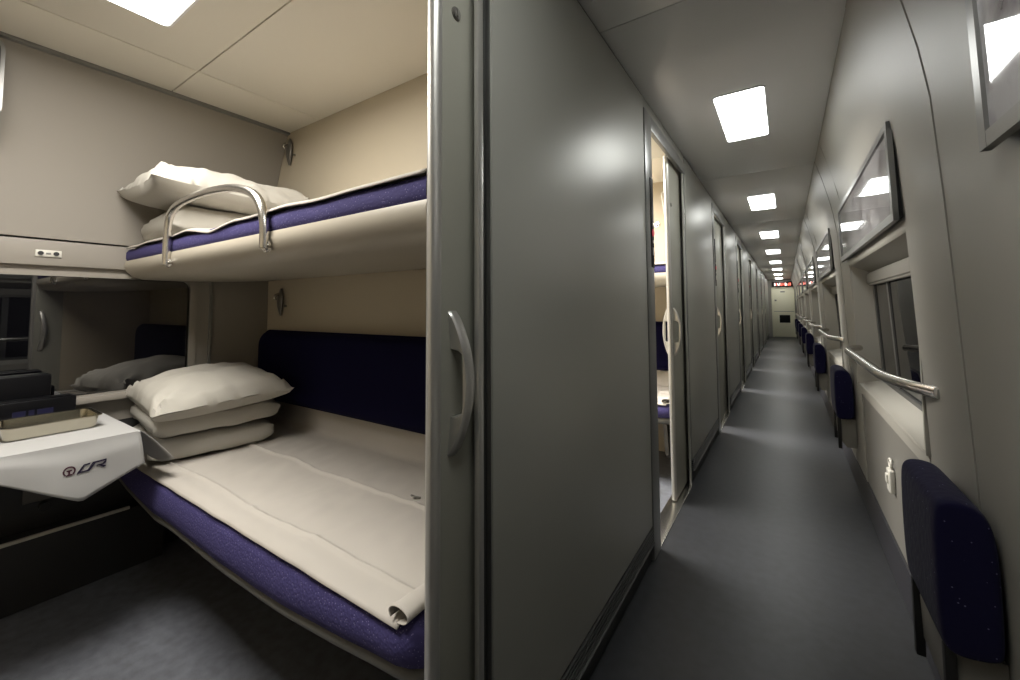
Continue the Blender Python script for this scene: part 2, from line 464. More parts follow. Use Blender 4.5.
struct(MB().box((-2.5, NB - .03, 0), (.48, NB, CEIL + .03)).build('wall_rear', PANEL, smooth=False))

# end of the corridor
struct(MB().box((-.8, END, 0), (.5, END + .03, CEIL + .03)).build('wall_end', SIDE, smooth=False))
d = sroot('door_%d' % door_i, (-.05, END, 0))
MB().box((-.345, END - .03, .01), (.245, END, 1.70), .006).build('leaf', ENDW, d)
f = MB(); f.box((-.40, END - .045, 0), (-.345, END, 1.74), .006); f.box((.245, END - .045, 0), (.275, END, 1.74), .006); f.box((-.40, END - .045, 1.70), (.275, END, 1.74), .006)
f.build('door_frame', ENDW, d)
MB().box((-.34, END - .036, .885), (.24, END - .030, .90)).build('joint_strip', FRAMEG, d, smooth=False)
MB().box((-.18, END - .036, .50), (.13, END - .028, .77), .004).build('dark_window', BLACK, d)
MB().box((-.31, END - .045, 1.255), (-.25, END - .028, 1.31), .005).build('lock', STEELD, d)
MB().box((-.13, END - .034, 1.56), (.0, END - .028, 1.60), .002).build('small_plate', FRAMEG, d)

t = thing('display_sign', 'black sign with a red glowing display above the cream door at the corridor end', 'sign', (-.05, END - .05, 1.82))
MB().box((-.36, END - .09, 1.755), (.24, END - .0, 1.93), .008).build('housing', LEDB, t)
rnd = random.Random(3)
for i in range(11):                     # eleven glowing characters, each a part
    x0 = -.30 + i * .045; g = MB()
    for j in range(3):
        z = 1.795 + j * .032
        for q in range(2):
            if rnd.random() < .72 or (j == 1 and q == 0): g.box((x0 + q * .0165, END - .094, z - .003), (x0 + q * .0165 + .017, END - .089, z + .0295))
    pale = i in (0, 2, 3, 7, 8)
    g.build('pale_character' if pale else 'red_character', LEDW if pale else LEDR, t, smooth=False)

# ------------------------------------------------------------------ lamps
def lamp(name, label, x0, x1, y0, y1, power, m, grp, spread=120, col=(.98, 1, .97)):
    cx, cy = (x0 + x1) / 2, (y0 + y1) / 2
    t = thing(name, label, 'ceiling light', (cx, cy, CEIL), grp)
    dpr = MB()
    dpr.extrude([(p[0], p[1]) for p in rrect(cx, cy, (x1 - x0) / 2, (y1 - y0) / 2, .018)], 'z', CEIL - .005, CEIL + .004)
    dpr.build('diffuser', m, t)
    f = MB(); o = rrect(cx, cy, (x1 - x0) / 2 + .009, (y1 - y0) / 2 + .009, .024); i = rrect(cx, cy, (x1 - x0) / 2, (y1 - y0) / 2, .018)
    n = len(o); vs = [[f.bm.verts.new((p[0], p[1], z)) for p in c] for z in (CEIL - .004, CEIL + .002) for c in (o, i)]
    for a in range(n):
        b = (a + 1) % n
        f.bm.faces.new((vs[0][a], vs[0][b], vs[1][b], vs[1][a])); f.bm.faces.new((vs[0][a], vs[2][a], vs[2][b], vs[0][b]))
    f.build('rim', CEILG, t, ang=40)
    L = bpy.data.lights.new(name + '_glow', 'AREA'); L.shape = 'RECTANGLE'; L.size = x1 - x0; L.size_y = y1 - y0
    L.energy = power; L.color = col; L.spread = math.radians(spread)
    lo = bpy.data.objects.new(name + '_glow', L); COL.objects.link(lo); lo.location = (cx, cy, CEIL - .007)
    return t
CP = .5
for k in range(-1, 8):
    y = 2.24 + PER * k
    lab = 'square white light in the corridor ceiling, %s from the camera' % ordinal(k) if k >= 0 else 'white ceiling light over the camera, outside the picture'
    lamp('ceiling_light', lab, -.243, -.045, y - .30 + .12, y + .30 + .12, CP, DIFF, 'corridor ceiling lights', 115)
lamp('ceiling_light', 'white panel light in the sleeping compartment ceiling', -1.70, -1.10, -.17, .488, 27, DIFFW, None, 175, (1, .955, .885))
lamp('ceiling_light', 'white panel light in the ceiling of the next compartment', -1.70, -1.10, -.17 + PER, .488 + PER, 100, DIFFW, None, 175, (1, .955, .885))
for k in range(2, NDOOR):
    lamp('ceiling_light', 'panel light hidden in a further compartment, shining out of its open door', -1.70, -1.10, -.17 + PER * k, .488 + PER * k, 230, DIFFW, 'lights of the further compartments', 175, (1, .955, .885))

# ------------------------------------------------------------------ bunks
BX0, BX1 = -2.388, -.569
def nz(x, y, z, s): return noise.noise(Vector((x * s, y * s, z * s)))
def profile_sheet(prof, x0, x1, nx, fn=None):
    """open strip: list of (y,z) swept along x with optional displacement"""
    mb = MB(); n = len(prof) - 1
    def P(u, v):
        q = min(int(v * n), n - 1); f = v * n - q
        y = prof[q][0] * (1 - f) + prof[q + 1][0] * f; z = prof[q][1] * (1 - f) + prof[q + 1][1] * f
        x = x0 + (x1 - x0) * u
        d = Vector(fn(x, y, z, u, v)) if fn else Vector((0, 0, 0))
        return Vector((x, y, z)) + d
    return mb, P
def upper_bunk():
    t = thing('upper_bunk', 'upper bunk with blue mattress and pale moulded shell, folded out over the lower bed', 'bunk bed', (-1.5, YB, 1.2))
    shell = [(.584, 1.284), (.571, 1.281), (.566, 1.262), (.573, 1.238), (.592, 1.216), (.63, 1.204), (.75, 1.203), (1.0, 1.212), (YB, 1.226), (YB, 1.27), (.64, 1.27), (.59, 1.275)]
    MB().extrude(shell, 'x', BX0 + .012, BX1).build('shell', SHELL, t, ang=50)
    mt = [(.578, 1.276), (.571, 1.292), (.572, 1.318), (.580, 1.332), (.60, 1.336), (YB - .002, 1.336), (YB - .002, 1.272), (.60, 1.272)]
    m = MB(); n = 60
    def P(u, v):
        k = len(mt); q = int(v * k) % k; f = v * k - int(v * k)
        a, b = mt[q], mt[(q + 1) % k]
        y = a[0] * (1 - f) + b[0] * f; z = a[1] * (1 - f) + b[1] * f
        x = BX0 + .004 + (BX1 - BX0 - .008) * u
        if z > 1.285 and y < .7: z += .004 * nz(x, y, 0, 9)
        return Vector((x, y, z))
    m.grid(P, n, len(mt)); m.build('mattress', BLUE, t, ang=60)
    r = MB()
    xa, xb = -1.856, -1.158
    key = [(-1.856, 1.232), (-1.856, 1.30), (-1.853, 1.365), (-1.838, 1.405), (-1.800, 1.430), (-1.74, 1.442), (-1.65, 1.447), (-1.52, 1.445), (-1.38, 1.433), (-1.28, 1.412), (-1.215, 1.385), (-1.178, 1.348), (-1.162, 1.305), (-1.158, 1.265), (-1.158, 1.234)]
    pts = []
    for q in range(len(key) - 1):           # smooth curve through the key points
        P0, P1, P2, P3 = (Vector(key[max(0, min(len(key) - 1, q + o))]) for o in (-1, 0, 1, 2))
        for f in (0, .33, .66):
            w = .5 * ((2 * P1) + (P2 - P0) * f + (2 * P0 - 5 * P1 + 4 * P2 - P3) * f * f + (3 * P1 - P0 - 3 * P2 + P3) * f ** 3)
            pts.append((w.x, .556, w.y))
    pts.append((key[-1][0], .556, key[-1][1]))
    r.tube(pts, .0125, 14); rl = r.build('guard_rail', CHROME, t, ang=50)
    for x in (xa, xb): MB().cyl((x, .562, 1.240), (0, 1, 0), .017, .014, 20, bev=.004).build('rail_mount', CHROME, rl)
    return t
UB = upper_bunk()
def lower_bunk():
    t = thing('lower_bunk', 'lower bunk bed with speckled blue mattress below the upper bunk', 'bunk bed', (-1.5, YB, 0))
    def warp(x, y, z, u):
        if y < .75:
            k = max(0, min(1, (.47 - z) / .08))                 # 0 on the top edge, 1 on the lower edge
            bow = min(1, math.sin(PI * min(1, max(0, u * 1.02 - .01))) * 1.25)
            y -= k * (.016 * bow) + .003 * nz(x, 0, z, 7)
            z += k * (-.010 * bow + .024 * (1 - bow) + .004 * nz(x, 0, 0, 5))
        return y, z
    def sweep(outline, nx):
        def f(u, v):
            k = len(outline); q = int(v * k + 1e-6) % k
            y, z = outline[q]; x = BX0 + (BX1 - BX0) * u
            y, z = warp(x, y, z, u)
            e = max(0, (x - (BX1 - .05)) / .05)
            return Vector((x, y + (.025 * e * e if y < .7 else 0), z))
        m = MB().grid(f, nx, len(outline))
        bmesh.ops.remove_doubles(m.bm, verts=m.bm.verts[:], dist=1e-6)
        bmesh.ops.holes_fill(m.bm, edges=[e for e in m.bm.edges if e.is_boundary], sides=0)
        return m
    sweep([(.600, .376), (.566, .380), (.552, .390), (.545, .408), (.543, .430), (.544, .455), (.550, .474), (.566, .483), (.59, .485), (YB - .004, .485), (YB - .004, .376)], 70).build('mattress', BLUE, t, ang=60)
    sweep([(.62, .335), (.582, .343), (.563, .356), (.556, .368), (.560, .378), (.60, .386), (YB, .386), (YB, .335)], 50).build('base_frame', SHELLD, t, ang=60)
    for x in (-1.44, -.66):
        b = MB()
        b.extrude([(.70, .336), (1.16, .336), (1.16, .0), (1.0, .0), (.98, .06), (.78, .10), (.74, .13)], 'x', x - .012, x + .012)
        b.box((x - .05, .72, .322), (x + .05, 1.15, .336), .004)
        b.build('support', BRKT, t, ang=30)
    return t
LB = lower_bunk()
def bed_sheets():
    def fn(x, y, z, u, v):
        d = .005 * nz(x, y, 0, 6) + .003 * nz(x * 2, y, 3, 11) + .003 + .006 * max(0, nz(x * .6 + y, y * .5, 9, 9)) ** 1.5
        for (yy, h) in ((.622, .006), (.885, .008)):          # ironed creases along the bed
            d += h * math.exp(-((y - yy - .02 * nz(x, 0, 5, 2)) / .006) ** 2)
        for xx in (-1.25, -.95): d += .003 * math.exp(-((x - xx - .3 * (y - .8)) / .012) ** 2) * (1 if .6 < y < 1.1 else 0)
        return (0, 0, d)
    prof = [(.543, .483), (.550, .488), (.562, .490)] + [(.58 + .53 * i / 140, .491) for i in range(141)] + [(1.125, .493), (1.136, .500), (1.142, .515), (1.148, .545), (1.154, .585), (1.158, .602)]
    mb, P = profile_sheet(prof, BX0 + .01, BX1 - .045, 80, lambda x, y, z, u, v: fn(x, y, z, u, v) if y > .56 else (0, .002 * nz(x, 0, 0, 9), 0))
    mb.grid(P, 150, len(prof) - 1)
    # rolled-over edge at the foot end
    pts = [(BX1 - .05 + .0 * i, .556 + .5 * i / 20, .489 + .004 * math.sin(i)) for i in range(21)]
    o = mb.build('bed_sheet', SHEETM, None, ang=70)
    s = o.modifiers.new('thickness', 'SOLIDIFY'); s.thickness = .003; s.offset = 1
    roll = MB()
    rp = []
    for i in range(26):
        a = 1.72 * PI * i / 25; rr = .020 - .004 * i / 25
        rp.append((math.sin(a) * rr, rr * (1 - math.cos(a))))
    def R(u, v):
        y = .546 + .42 * u; i = v * 25; q = min(int(i), 24); f = i - q
        dx = rp[q][0] * (1 - f) + rp[q + 1][0] * f; dz = rp[q][1] * (1 - f) + rp[q + 1][1] * f
        k = 1 - u * .7
        return Vector((BX1 - .046 + dx * k * 1.5, y, .4915 + dz * k * .85))
    roll.grid(R, 30, 25); ro = roll.build('rolled_edge', SHEETM, o, ang=70)
    s = ro.modifiers.new('thickness', 'SOLIDIFY'); s.thickness = .002
    tag(o, 'white bed sheet spread over the lower bunk, edge rolled at the foot end', 'bed sheet')
    prof = [(.568, 1.331), (.574, 1.339), (.586, 1.343)] + [(.60 + .5 * i / 20, 1.345) for i in range(21)] + [(1.165, 1.349)]
    def f2(x, y, z, u, v):
        if y < .61: return (0, -.003 * nz(x, 0, 0, 8), .006 * nz(x, 2, 0, 5) + .010 * max(0, nz(x, 7, 0, 2.2)) - .016 * max(0, 1 - abs(x + 1.55) / .18))
        return (0, 0, .006 * nz(x, y, 1, 7) + .003)
    mb, P = profile_sheet(prof, BX0 + .03, BX1 - .006, 80, f2)
    mb.grid(P, 110, len(prof) - 1); o2 = mb.build('bed_sheet', SHEETM, None, ang=70)
    s = o2.modifiers.new('thickness', 'SOLIDIFY'); s.thickness = .003; s.offset = 1
    tag(o2, 'white bed sheet on the upper bunk behind the guard rail', 'bed sheet')
    return o, o2
S1, S2 = bed_sheets()
def backrest():
    t = thing('padded_backrest', 'dark navy padded backrest on the wall above the lower bed', 'backrest', (-1.47, YB, .56))
    x0, x1, z0, z1 = -2.325, -.575, .610, .958
    m = MB(); out = rrect((x0 + x1) / 2, (z0 + z1) / 2, (x1 - x0) / 2, (z1 - z0) / 2, .075, 8)
    cxx, czz = (x0 + x1) / 2, (z0 + z1) / 2
    layers = [(YB - .002, 0), (YB - .055, 0), (YB - .075, .006), (YB - .088, .018), (YB - .094, .036), (YB - .096, .07)]
    rings = []
    for yy, ins in layers:
        hx, hz = (x1 - x0) / 2 - ins, (z1 - z0) / 2 - ins
        rings.append([m.bm.verts.new((p[0], yy, p[1])) for p in rrect(cxx, czz, hx, hz, max(.02, .075 - ins * .6), 8)])
    for A, B in zip(rings, rings[1:]):
        n = len(A)
        for i in range(n): m.bm.faces.new((A[i], A[(i + 1) % n], B[(i + 1) % n], B[i]))
    m.bm.faces.new(rings[0]); m.bm.faces.new(rings[-1])
    m.build('cushion', NAVY, t, ang=50)
    s = MB()
    pp = [(p[0], YB - .058, p[1]) for p in rrect(cxx, czz, (x1 - x0) / 2 + .001, (z1 - z0) / 2 + .001, .076, 8)]
    s.tube(pp, .004, 6, closed=True); s.build('piping', NAVY, t)
    return t
BR = backrest()
# next compartment, glimpsed through its half-open door
copy_tree(UB, (0, PER, 0), 'upper bunk glimpsed through the half open second door', keep=lambda c: not c.name.startswith('guard_rail'))
copy_tree(LB, (0, PER, 0), 'lower bunk glimpsed through the half open second door')
copy_tree(BR, (0, PER, 0), 'navy backrest glimpsed through the half open second door')
for s, l in ((S1, 'white sheet on the lower bunk glimpsed through the second door'), (S2, 'white sheet on the upper bunk glimpsed through the second door')):
    copy_tree(s, (0, PER, 0), l)

# ------------------------------------------------------------------ pillows
def pillow_mesh(L, W, T, seed, edge=.45, sag=.0, pinch=.07, wr=.006, nu=44, nv=34, foldlines=None):
    """closed soft cushion: L along y, W along x, T high, resting on z=0"""
    mb = MB()
    def shape(u, v, top):
        a, b = 2 * u - 1, 2 * v - 1
        h = max(0, (1 - abs(a) ** 2.6)) ** edge * max(0, (1 - abs(b) ** 2.6)) ** edge
        x = W / 2 * b * (1 - pinch * (1 - a * a) * 0 - pinch * (1 - abs(a) ** 3) * abs(b) ** 6 * .6)
        y = L / 2 * a * (1 - pinch * (1 - abs(b) ** 3) * abs(a) ** 6)
        n = noise.noise(Vector((x * 9 + seed, y * 9, seed * 2))) * wr * 1.2 + noise.noise(Vector((x * 26, y * 14 + seed, 1))) * wr * .55
        rim = max(abs(a), abs(b)) ** 5
        ang = math.atan2(b, a)
        n += rim * wr * .6 * math.sin(ang * 19 + seed) * (1 - rim * .4)
        for ca in (-1, 1):
            for cb in (-1, 1):                                  # creases running out of the corners
                da, db = a - ca, b - cb; dd = math.hypot(da, db)
                n += wr * 1.5 * math.exp(-(dd / .42) ** 2) * math.sin(9 * math.atan2(db * cb, da * ca) + seed * 3 + ca)
        z = T * .36 + sag * (a * a)
        if top: z += T * .64 * h + n * min(1, h * 3 + .25)
        else: z -= T * .36 * h ** .5 - .0005
        return Vector((x, y, z))
    mb.grid(lambda u, v: shape(u, v, True), nu, nv); mb.grid(lambda u, v: shape(u, v, False), nu, nv)
    bmesh.ops.remove_doubles(mb.bm, verts=mb.bm.verts[:], dist=.0008)
    return mb
def quilt_mesh(L, W, T, seed, bulge=.012):
    """folded bedding: rounded slab with plump edges and puckered ends"""
    mb = MB(); nu, ns = 40, 40
    def ringp(s, y, k):
        a = 2 * PI * s
        c, d = math.cos(a), math.sin(a)
        e = .42
        x = (abs(c) ** e) * (1 if c >= 0 else -1) * W / 2; z = (abs(d) ** e) * (1 if d >= 0 else -1) * T / 2
        return x * (1 - .05 * k), z * (1 - .5 * k)
    def P(u, v):
        a = 2 * u - 1
        k = abs(a) ** 14
        x, z = ringp(v, 0, k)
        y = L / 2 * a
        pl = noise.noise(Vector((x * 8 + seed, y * 8, z * 8)))
        x += .008 * pl + bulge * .4 * (1 - a * a) * (1 if x > 0 else -1)
        z += .006 * noise.noise(Vector((x * 12, y * 12 + seed, 0)))
        y += .008 * noise.noise(Vector((seed, x * 7, z * 30))) * abs(a) ** 6 + .012 * abs(a) ** 8 * math.cos(z / T * PI * 1.3) * (1 if a > 0 else -1)
        rk = abs(a) ** 7 * .006 * math.sin(9 * 2 * PI * v + seed + a * 2)      # gathered ends
        c2, d2 = math.cos(2 * PI * v), math.sin(2 * PI * v)
        x += rk * c2; z += rk * d2
        return Vector((x, y, z + T / 2))
    mb.grid(P, nu, ns)
    bmesh.ops.remove_doubles(mb.bm, verts=mb.bm.verts[:], dist=.0005)
    for s in (0, 1):
        y = [v for v in mb.bm.verts if (v.co.y > L / 2 * .955 if s else v.co.y < -L / 2 * .955)]
    bmesh.ops.holes_fill(mb.bm, edges=[e for e in mb.bm.edges if e.is_boundary], sides=0)
    return mb
def put(o, loc, rz=0, rx=0, ry=0):
    o.location = loc; o.rotation_euler = (rx, ry, rz); return o
GP = 'pillows on the lower bunk'
o = quilt_mesh(.40, .46, .095, 1.3).build('pillow', WHITEC, ang=60)
tag(put(o, (-2.135, .792, .495), math.radians(-8)), 'plump white pillow at the bottom of the stack of three on the lower bunk', 'pillow')
o = quilt_mesh(.41, .47, .095, 4.1).build('pillow', WHITEC, ang=60)
tag(put(o, (-2.128, .797, .589), math.radians(-6)), 'plump white pillow in the middle of the stack of three on the lower bunk', 'pillow')
o = pillow_mesh(.48, .55, .15, 2.2, edge=.5, wr=.012).build('pillow', WHITEC, ang=70)
tag(put(o, (-2.09, .795, .668), math.radians(-6), 0.07, math.radians(2)), 'large white pillow on top of the stack of three on the lower bunk', 'pillow')
o = quilt_mesh(.42, .50, .125, 7.7).build('pillow', WHITEC, ang=60)
tag(put(o, (-2.10, .815, 1.349), math.radians(-4)), 'white pillow underneath another on the upper bunk behind the guard rail', 'pillow')
o = pillow_mesh(.60, .56, .17, 5.5, edge=.5, wr=.016, sag=.006).build('pillow', WHITEC, ang=70)
tag(put(o, (-2.05, .80, 1.475), math.radians(-4), math.radians(-2), math.radians(4)), 'large white pillow with a drooping pointed corner on top of the upper bunk', 'pillow')

# ------------------------------------------------------------------ small fittings of the compartment
def coat_hook(x, z, label):
    t = thing('coat_hook', label, 'coat hook', (x, YB, z), 'folding coat hooks')
    m = MB(); n = 10
    pts = [(x, YB - .010 - .006 * math.sin(PI * i / n), z + .072 - .144 * i / n) for i in range(n + 1)]
    m.tube(pts, [.004 + .005 * math.sin(PI * i / n) for i in range(n + 1)], 14, ry=[.007 + .022 * math.sin(PI * (i / n) ** .8) for i in range(n + 1)], up=(0, -1, 0))
    m.build('plate', STEELD, t, ang=60)
    h = MB().tube([(x - .004, YB - .014, z + .045), (x - .006, YB - .034, z + .036), (x - .006, YB - .042, z + .022), (x - .004, YB - .034, z + .010)], [.007, .008, .008, .004], 12)
    h.build('hook', CHROME, t, ang=60)
    MB().cyl((x + .034, YB - .004, z - .022), (0, 1, 0), .006, .008, 12).build('stop_stud', STEELD, t)
    return t
coat_hook(-2.19, 1.912, 'folding metal coat hook by the ceiling above the upper bunk')
coat_hook(-2.243, 1.108, 'folding metal coat hook on the cream wall above the navy backrest')

t = thing('socket_plate', 'white plate with two round sockets on the band above the window', 'socket', (XW, .345, 1.29))
MB().box((XW + .021, .309, 1.277), (XW + .028, .379, 1.303), .003).build('plate', WHITEP, t)
for yy in (.323, .364): MB().cyl((XW + .029, yy, 1.290), (1, 0, 0), .008, .004, 18).build('socket', HOLE, t)
MB().box((XW + .027, .337, 1.286), (XW + .030, .350, 1.293), .001).build('switch', FRAMEG, t)

t = thing('wall_screen', 'grey rounded casing at the top left edge by the compartment ceiling', 'screen', (-2.25, .1, 1.8))
MB().extrude(rrect(-.02, 1.865, .214, .15, .05), 'x', -2.235, -2.205).build('casing', FRAMEG, t, ang=40)
MB().extrude(rrect(-.02, 1.865, .204, .14, .045), 'x', -2.206, -2.202).build('screen', WALLD, t, ang=40)
MB().box((-2.30, -.05, 1.85), (-2.23, .02, 1.93), .004).build('bracket', FRAMEG, t)

# table under the window
TZ = .672
t = thing('folding_table', 'small wall table under the window, covered by a white cloth', 'table', (XW, .16, TZ))
MB().extrude(rrect(-2.082, .163, .312, .308, .03), 'z', TZ - .022, TZ).build('table_top', SHELL, t, ang=40)
for y in (.02, .28): MB().extrude([(XW + .002, TZ - .024), (-1.95, TZ - .024), (-1.97, TZ - .045), (XW + .03, .46), (XW + .002, .44)], 'y', y, y + .025).build('bracket', BRKT, t)
# cloth
o_front = []
def cloth():
    m = MB(); n = 60
    X0, X1, Y0, Y1 = -2.36, -1.766, -.148, .478
    zt = TZ + .0035
    # drop of the front edge: a point hangs lowest, rises toward both ends
    def drop(y):
        if y > .338: return .100 + (.168 - .100) * (Y1 + .008 - y) / (Y1 + .008 - .338)
        return .168 - (.168 - .064) * min(1, (.338 - y) / .16)
    def top(u, v):
        x, y = X0 + (X1 - X0) * u, Y0 + (Y1 - Y0) * v
        return Vector((x, y, zt + .0012 * noise.noise(Vector((x * 11, y * 11, 0)))))
    m.grid(top, 20, n)
    def front(u, v):
        y = Y0 + (Y1 - Y0) * v; d = drop(y) * u
        x = X1 + .006 * math.sin(min(1, u * 4) * PI / 2) + u * (.010 + .006 * math.sin(y * 21 + 1)) + .004 * noise.noise(Vector((y * 9, d * 9, 2)))
        x -= .0 if v < .93 else 0
        base = top(1, v); r = min(1, u * 3)
        return Vector((base.x * (1 - r) + x * r if u > 0 else base.x, y + .012 * u * v ** 3, base.z - d))
    m.grid(front, 14, n)
    def on_front(y, z):
        d = zt - z; u = d / drop(y); v = (y - Y0 - .004) / (Y1 - Y0)
        return front(u, v).x
    # the right side falls between table end and bunk
    def side(u, v):
        x = X0 + (X1 - X0) * v; d = .165 * u * (.45 + .55 * v) * (1 if v < .8 else 1 - (v - .8) * 1.6)
        base = top(v, 1)
        return Vector((x + .012 * u * v, Y1 + .008 * math.sin(min(1, u * 3) * PI / 2) + .088 * u * (.5 + .5 * v) + .006 * math.sin(v * 17) * u, base.z - d))
    m.grid(side, 10, 20)
    o = m.build('tablecloth', CLOTHM, None, ang=75)
    bmod = o.modifiers.new('thickness', 'SOLIDIFY'); bmod.thickness = .0018; bmod.offset = 1
    o_front.append(on_front)
    tag(o, 'white tablecloth with a dark railway emblem, pointed edge hanging off the table', 'tablecloth')
    return o
TC = cloth()
# embroidered emblem: round wheel-and-rail sign followed by slanting letters C R
def logo(parent):
    def W(a, b):       # a along y (0..1 over the emblem), b upwards
        y = .303 + a * .094; z = .600 + b * .096 + a * .004
        return (o_front[0](y, z) + .0035, y, z)
    rg = MB(); n = 40
    def flat(mb, pts):
        vs = [mb.bm.verts.new(W(*p)) for p in pts]; f = mb.bm.faces.new(vs); return f
    def strip(mb, cx, cy, r0, r1, a0, a1, n=36):
        for i in range(n):
            t0, t1 = a0 + (a1 - a0) * i / n, a0 + (a1 - a0) * (i + 1) / n
            flat(mb, [(cx + r0 * math.cos(t0), cy + r0 * math.sin(t0)), (cx + r1 * math.cos(t0), cy + r1 * math.sin(t0)),
                      (cx + r1 * math.cos(t1), cy + r1 * math.sin(t1)), (cx + r0 * math.cos(t1), cy + r0 * math.sin(t1))])
    c = (.15, .02)
    strip(rg, c[0], c[1], .105, .142, math.radians(-50), math.radians(230))
    flat(rg, [(.085, .055), (.215, .055), (.205, .02), (.17, .01), (.17, -.06), (.22, -.085), (.22, -.11), (.08, -.11), (.08, -.085), (.13, -.06), (.13, .01), (.095, .02)])
    e = MB()
    flat(e, [(.47, .12), (.62, .12), (.60, .075), (.49, .075), (.40, -.075), (.56, -.075), (.54, -.12), (.32, -.12), (.33, -.09)])
    flat(e, [(.68, .12), (.72, .12), (.745, .075), (.60, -.12), (.53, -.12)])
    flat(e, [(.70, .12), (1.0, .12), (.985, .075), (.72, .075)])
    flat(e, [(1.0, .12), (.985, .075), (.93, .03), (.90, -.005), (.98, -.005), (1.0, .06)])
    flat(e, [(.78, .0), (.98, .0), (.94, -.03), (.76, -.03)])
    flat(e, [(.80, -.02), (.88, -.02), (1.0, -.10), (.93, -.12)])
    for mb in (rg, e):
        r = bmesh.ops.extrude_face_region(mb.bm, geom=mb.bm.faces[:])
        for v in [q for q in r['geom'] if isinstance(q, bmesh.types.BMVert)]: v.co.x -= .0012
    a = rg.build('emblem', LOGOR, parent, smooth=False); b = e.build('lettering', LOGO, parent, smooth=False)
    return a, b
LG = logo(TC)

# tray and boxes
t = thing('metal_tray', 'long shallow silver tray on the white tablecloth', 'tray', (-2.02, .31, TZ))
m = MB()
cx, cy, zb = -2.018, .312, TZ + .0058
def tr(hx, hy, z, r): return [m.bm.verts.new((p[0], p[1], z)) for p in rrect(cx, cy, hx, hy, r, 5)]
L = [tr(.072, .094, zb + .001, .016), tr(.078, .100, zb + .003, .018), tr(.084, .106, zb + .038, .022), tr(.092, .114, zb + .040, .026), tr(.092, .114, zb + .0425, .026),
     tr(.081, .103, zb + .0415, .02), tr(.076, .098, zb + .007, .016), tr(.066, .088, zb + .004, .012)]
for A, B in zip(L, L[1:]):
    for i in range(len(A)): m.bm.faces.new((A[i], A[(i + 1) % len(A)], B[(i + 1) % len(A)], B[i]))
m.bm.faces.new(L[0]); m.bm.faces.new(L[-1])
m.build('tray_body', STEELT, t, ang=40)
t = thing('black_box', 'low black box lying behind the silver tray on the table', 'box', (-2.24, .28, TZ))
MB().box((-2.272, .165, TZ + .006), (-2.196, .408, TZ + .084), .006).build('body', BLACK, t)
MB().box((-2.262, .185, TZ + .084), (-2.206, .395, TZ + .0865), .003).build('lid', BLACK, t)
pb = MB()
for i, (a, b) in enumerate(((.255, .285), (.292, .305), (.312, .35))): pb.box((-2.1965, a, TZ + .030), (-2.1945, b, TZ + .052))
pb.build('dark_print', TISSUE_PRINT, t, smooth=False)
t = thing('tissue_box', 'tall black tissue box with a slot, at the back of the table by the window', 'box', (-2.33, .25, TZ))
MB().box((-2.372, .10, TZ + .006), (-2.284, .356, TZ + .162), .006).build('body', BLACK, t)
MB().box((-2.335, .13, TZ + .161), (-2.318, .33, TZ + .1645), .002).build('slot_rim', GRILL, t)

# heater duct, plate and knob under the table
t = thing('heater_cover', 'shaded heater cover with a bright metal edge along the wall under the table', 'heater', (XW, .1, 0))
MB().box((XW + .001, YF + .01, 0.0), (-2.305, .72, .245), .006).build('cover', WALLD, t)  # shade under the table is put into the cover's dark colour
MB().box((-2.312, YF + .01, .244), (-2.298, .60, .256), .003).build('metal_edge', WHITEP, t)  # white colour stands in for the strip's shine in the table's shadow
t = thing('control_plate', 'dull grey plate with a dark knob on the wall under the table', 'switch plate', (XW, .33, .35))
MB().box((XW + .001, .315, .345), (XW + .008, .415, .43), .003).build('plate', BRKT, t)
MB().cyl((XW + .010, .372, .322), (1, 0, 0), .017, .018, 18, bev=.003).build('knob', HOLE, t)

o = MB().torus((-.962, .914, .4985), (.2, .3, 1), .010, .0022, ry=.006)
o.cyl((-.948, .917, .4985), (1, .2, 0), .0035, .020, 10)
tag(o.build('sheet_clip', STEELD), 'tiny metal clip lying on the lower white sheet near the door', 'clip')

# grab handle and hooks in the next compartment
t = thing('grab_handle', 'white looped grab handle seen high through the second door opening', 'handle', (-.74, YB + PER, 1.8))
yy = YB + PER
m = MB().tube([(-.742, yy, 1.93), (-.742, yy - .03, 1.925), (-.742, yy - .045, 1.90), (-.735, yy - .045, 1.83), (-.725, yy - .045, 1.77), (-.722, yy - .03, 1.745), (-.722, yy, 1.74)], .008, 12)
m.build('loop', WHITEP, t, ang=50)
for x, z in ((-.742, 1.93), (-.722, 1.74)): MB().cyl((x, yy - .004, z), (0, 1, 0), .018, .008, 16).build('mount', WHITEP, t)
for x, z, l in ((-.795, 1.70, 'small round chrome stud on the cream wall beside the red indicator plate'), (-.715, 1.71, 'small round chrome stud on the cream wall beside the second door leaf')):
    m = MB().cyl((x, yy - .006, z), (0, 1, 0), .020, .012, 18, bev=.003); m.cyl((x, yy - .018, z), (0, 1, 0), .010, .02, 14, bev=.003)
    tag(m.build('wall_stud', CHROME), l, 'stud', 'round studs in the next compartment')

# ------------------------------------------------------------------ corridor fittings, one per door or window
GI = 'indicator plates beside the doors'
ind = thing('indicator_plate', 'narrow black plate with white and red lights beside the second door', 'sign', (-.5, 1.935, 1.45), GI)
MB().box((-.4955, 1.900, 1.25), (-.4915, 1.944, 1.66), .002).build('plate', BLACK, ind)
for z, r, mm, nm in ((1.447, .009, WHITEP, 'white_mark'), (1.408, .017, RED, 'red_mark'), (1.367, .007, WHITEP, 'white_mark')):
    MB().cyl((-.4910, 1.925, z), (1, 0, 0), r, .004, 18).build(nm, mm, ind)
MB().box((-.4915, 1.914, 1.305), (-.4890, 1.936, 1.34), .003).build('white_label', WHITEP, ind)
for k in range(1, NDOOR - 1):
    copy_tree(ind, (0, PER * k, 0), 'narrow black plate with small lights beside the %s door along the corridor' % ordinal(k + 1))

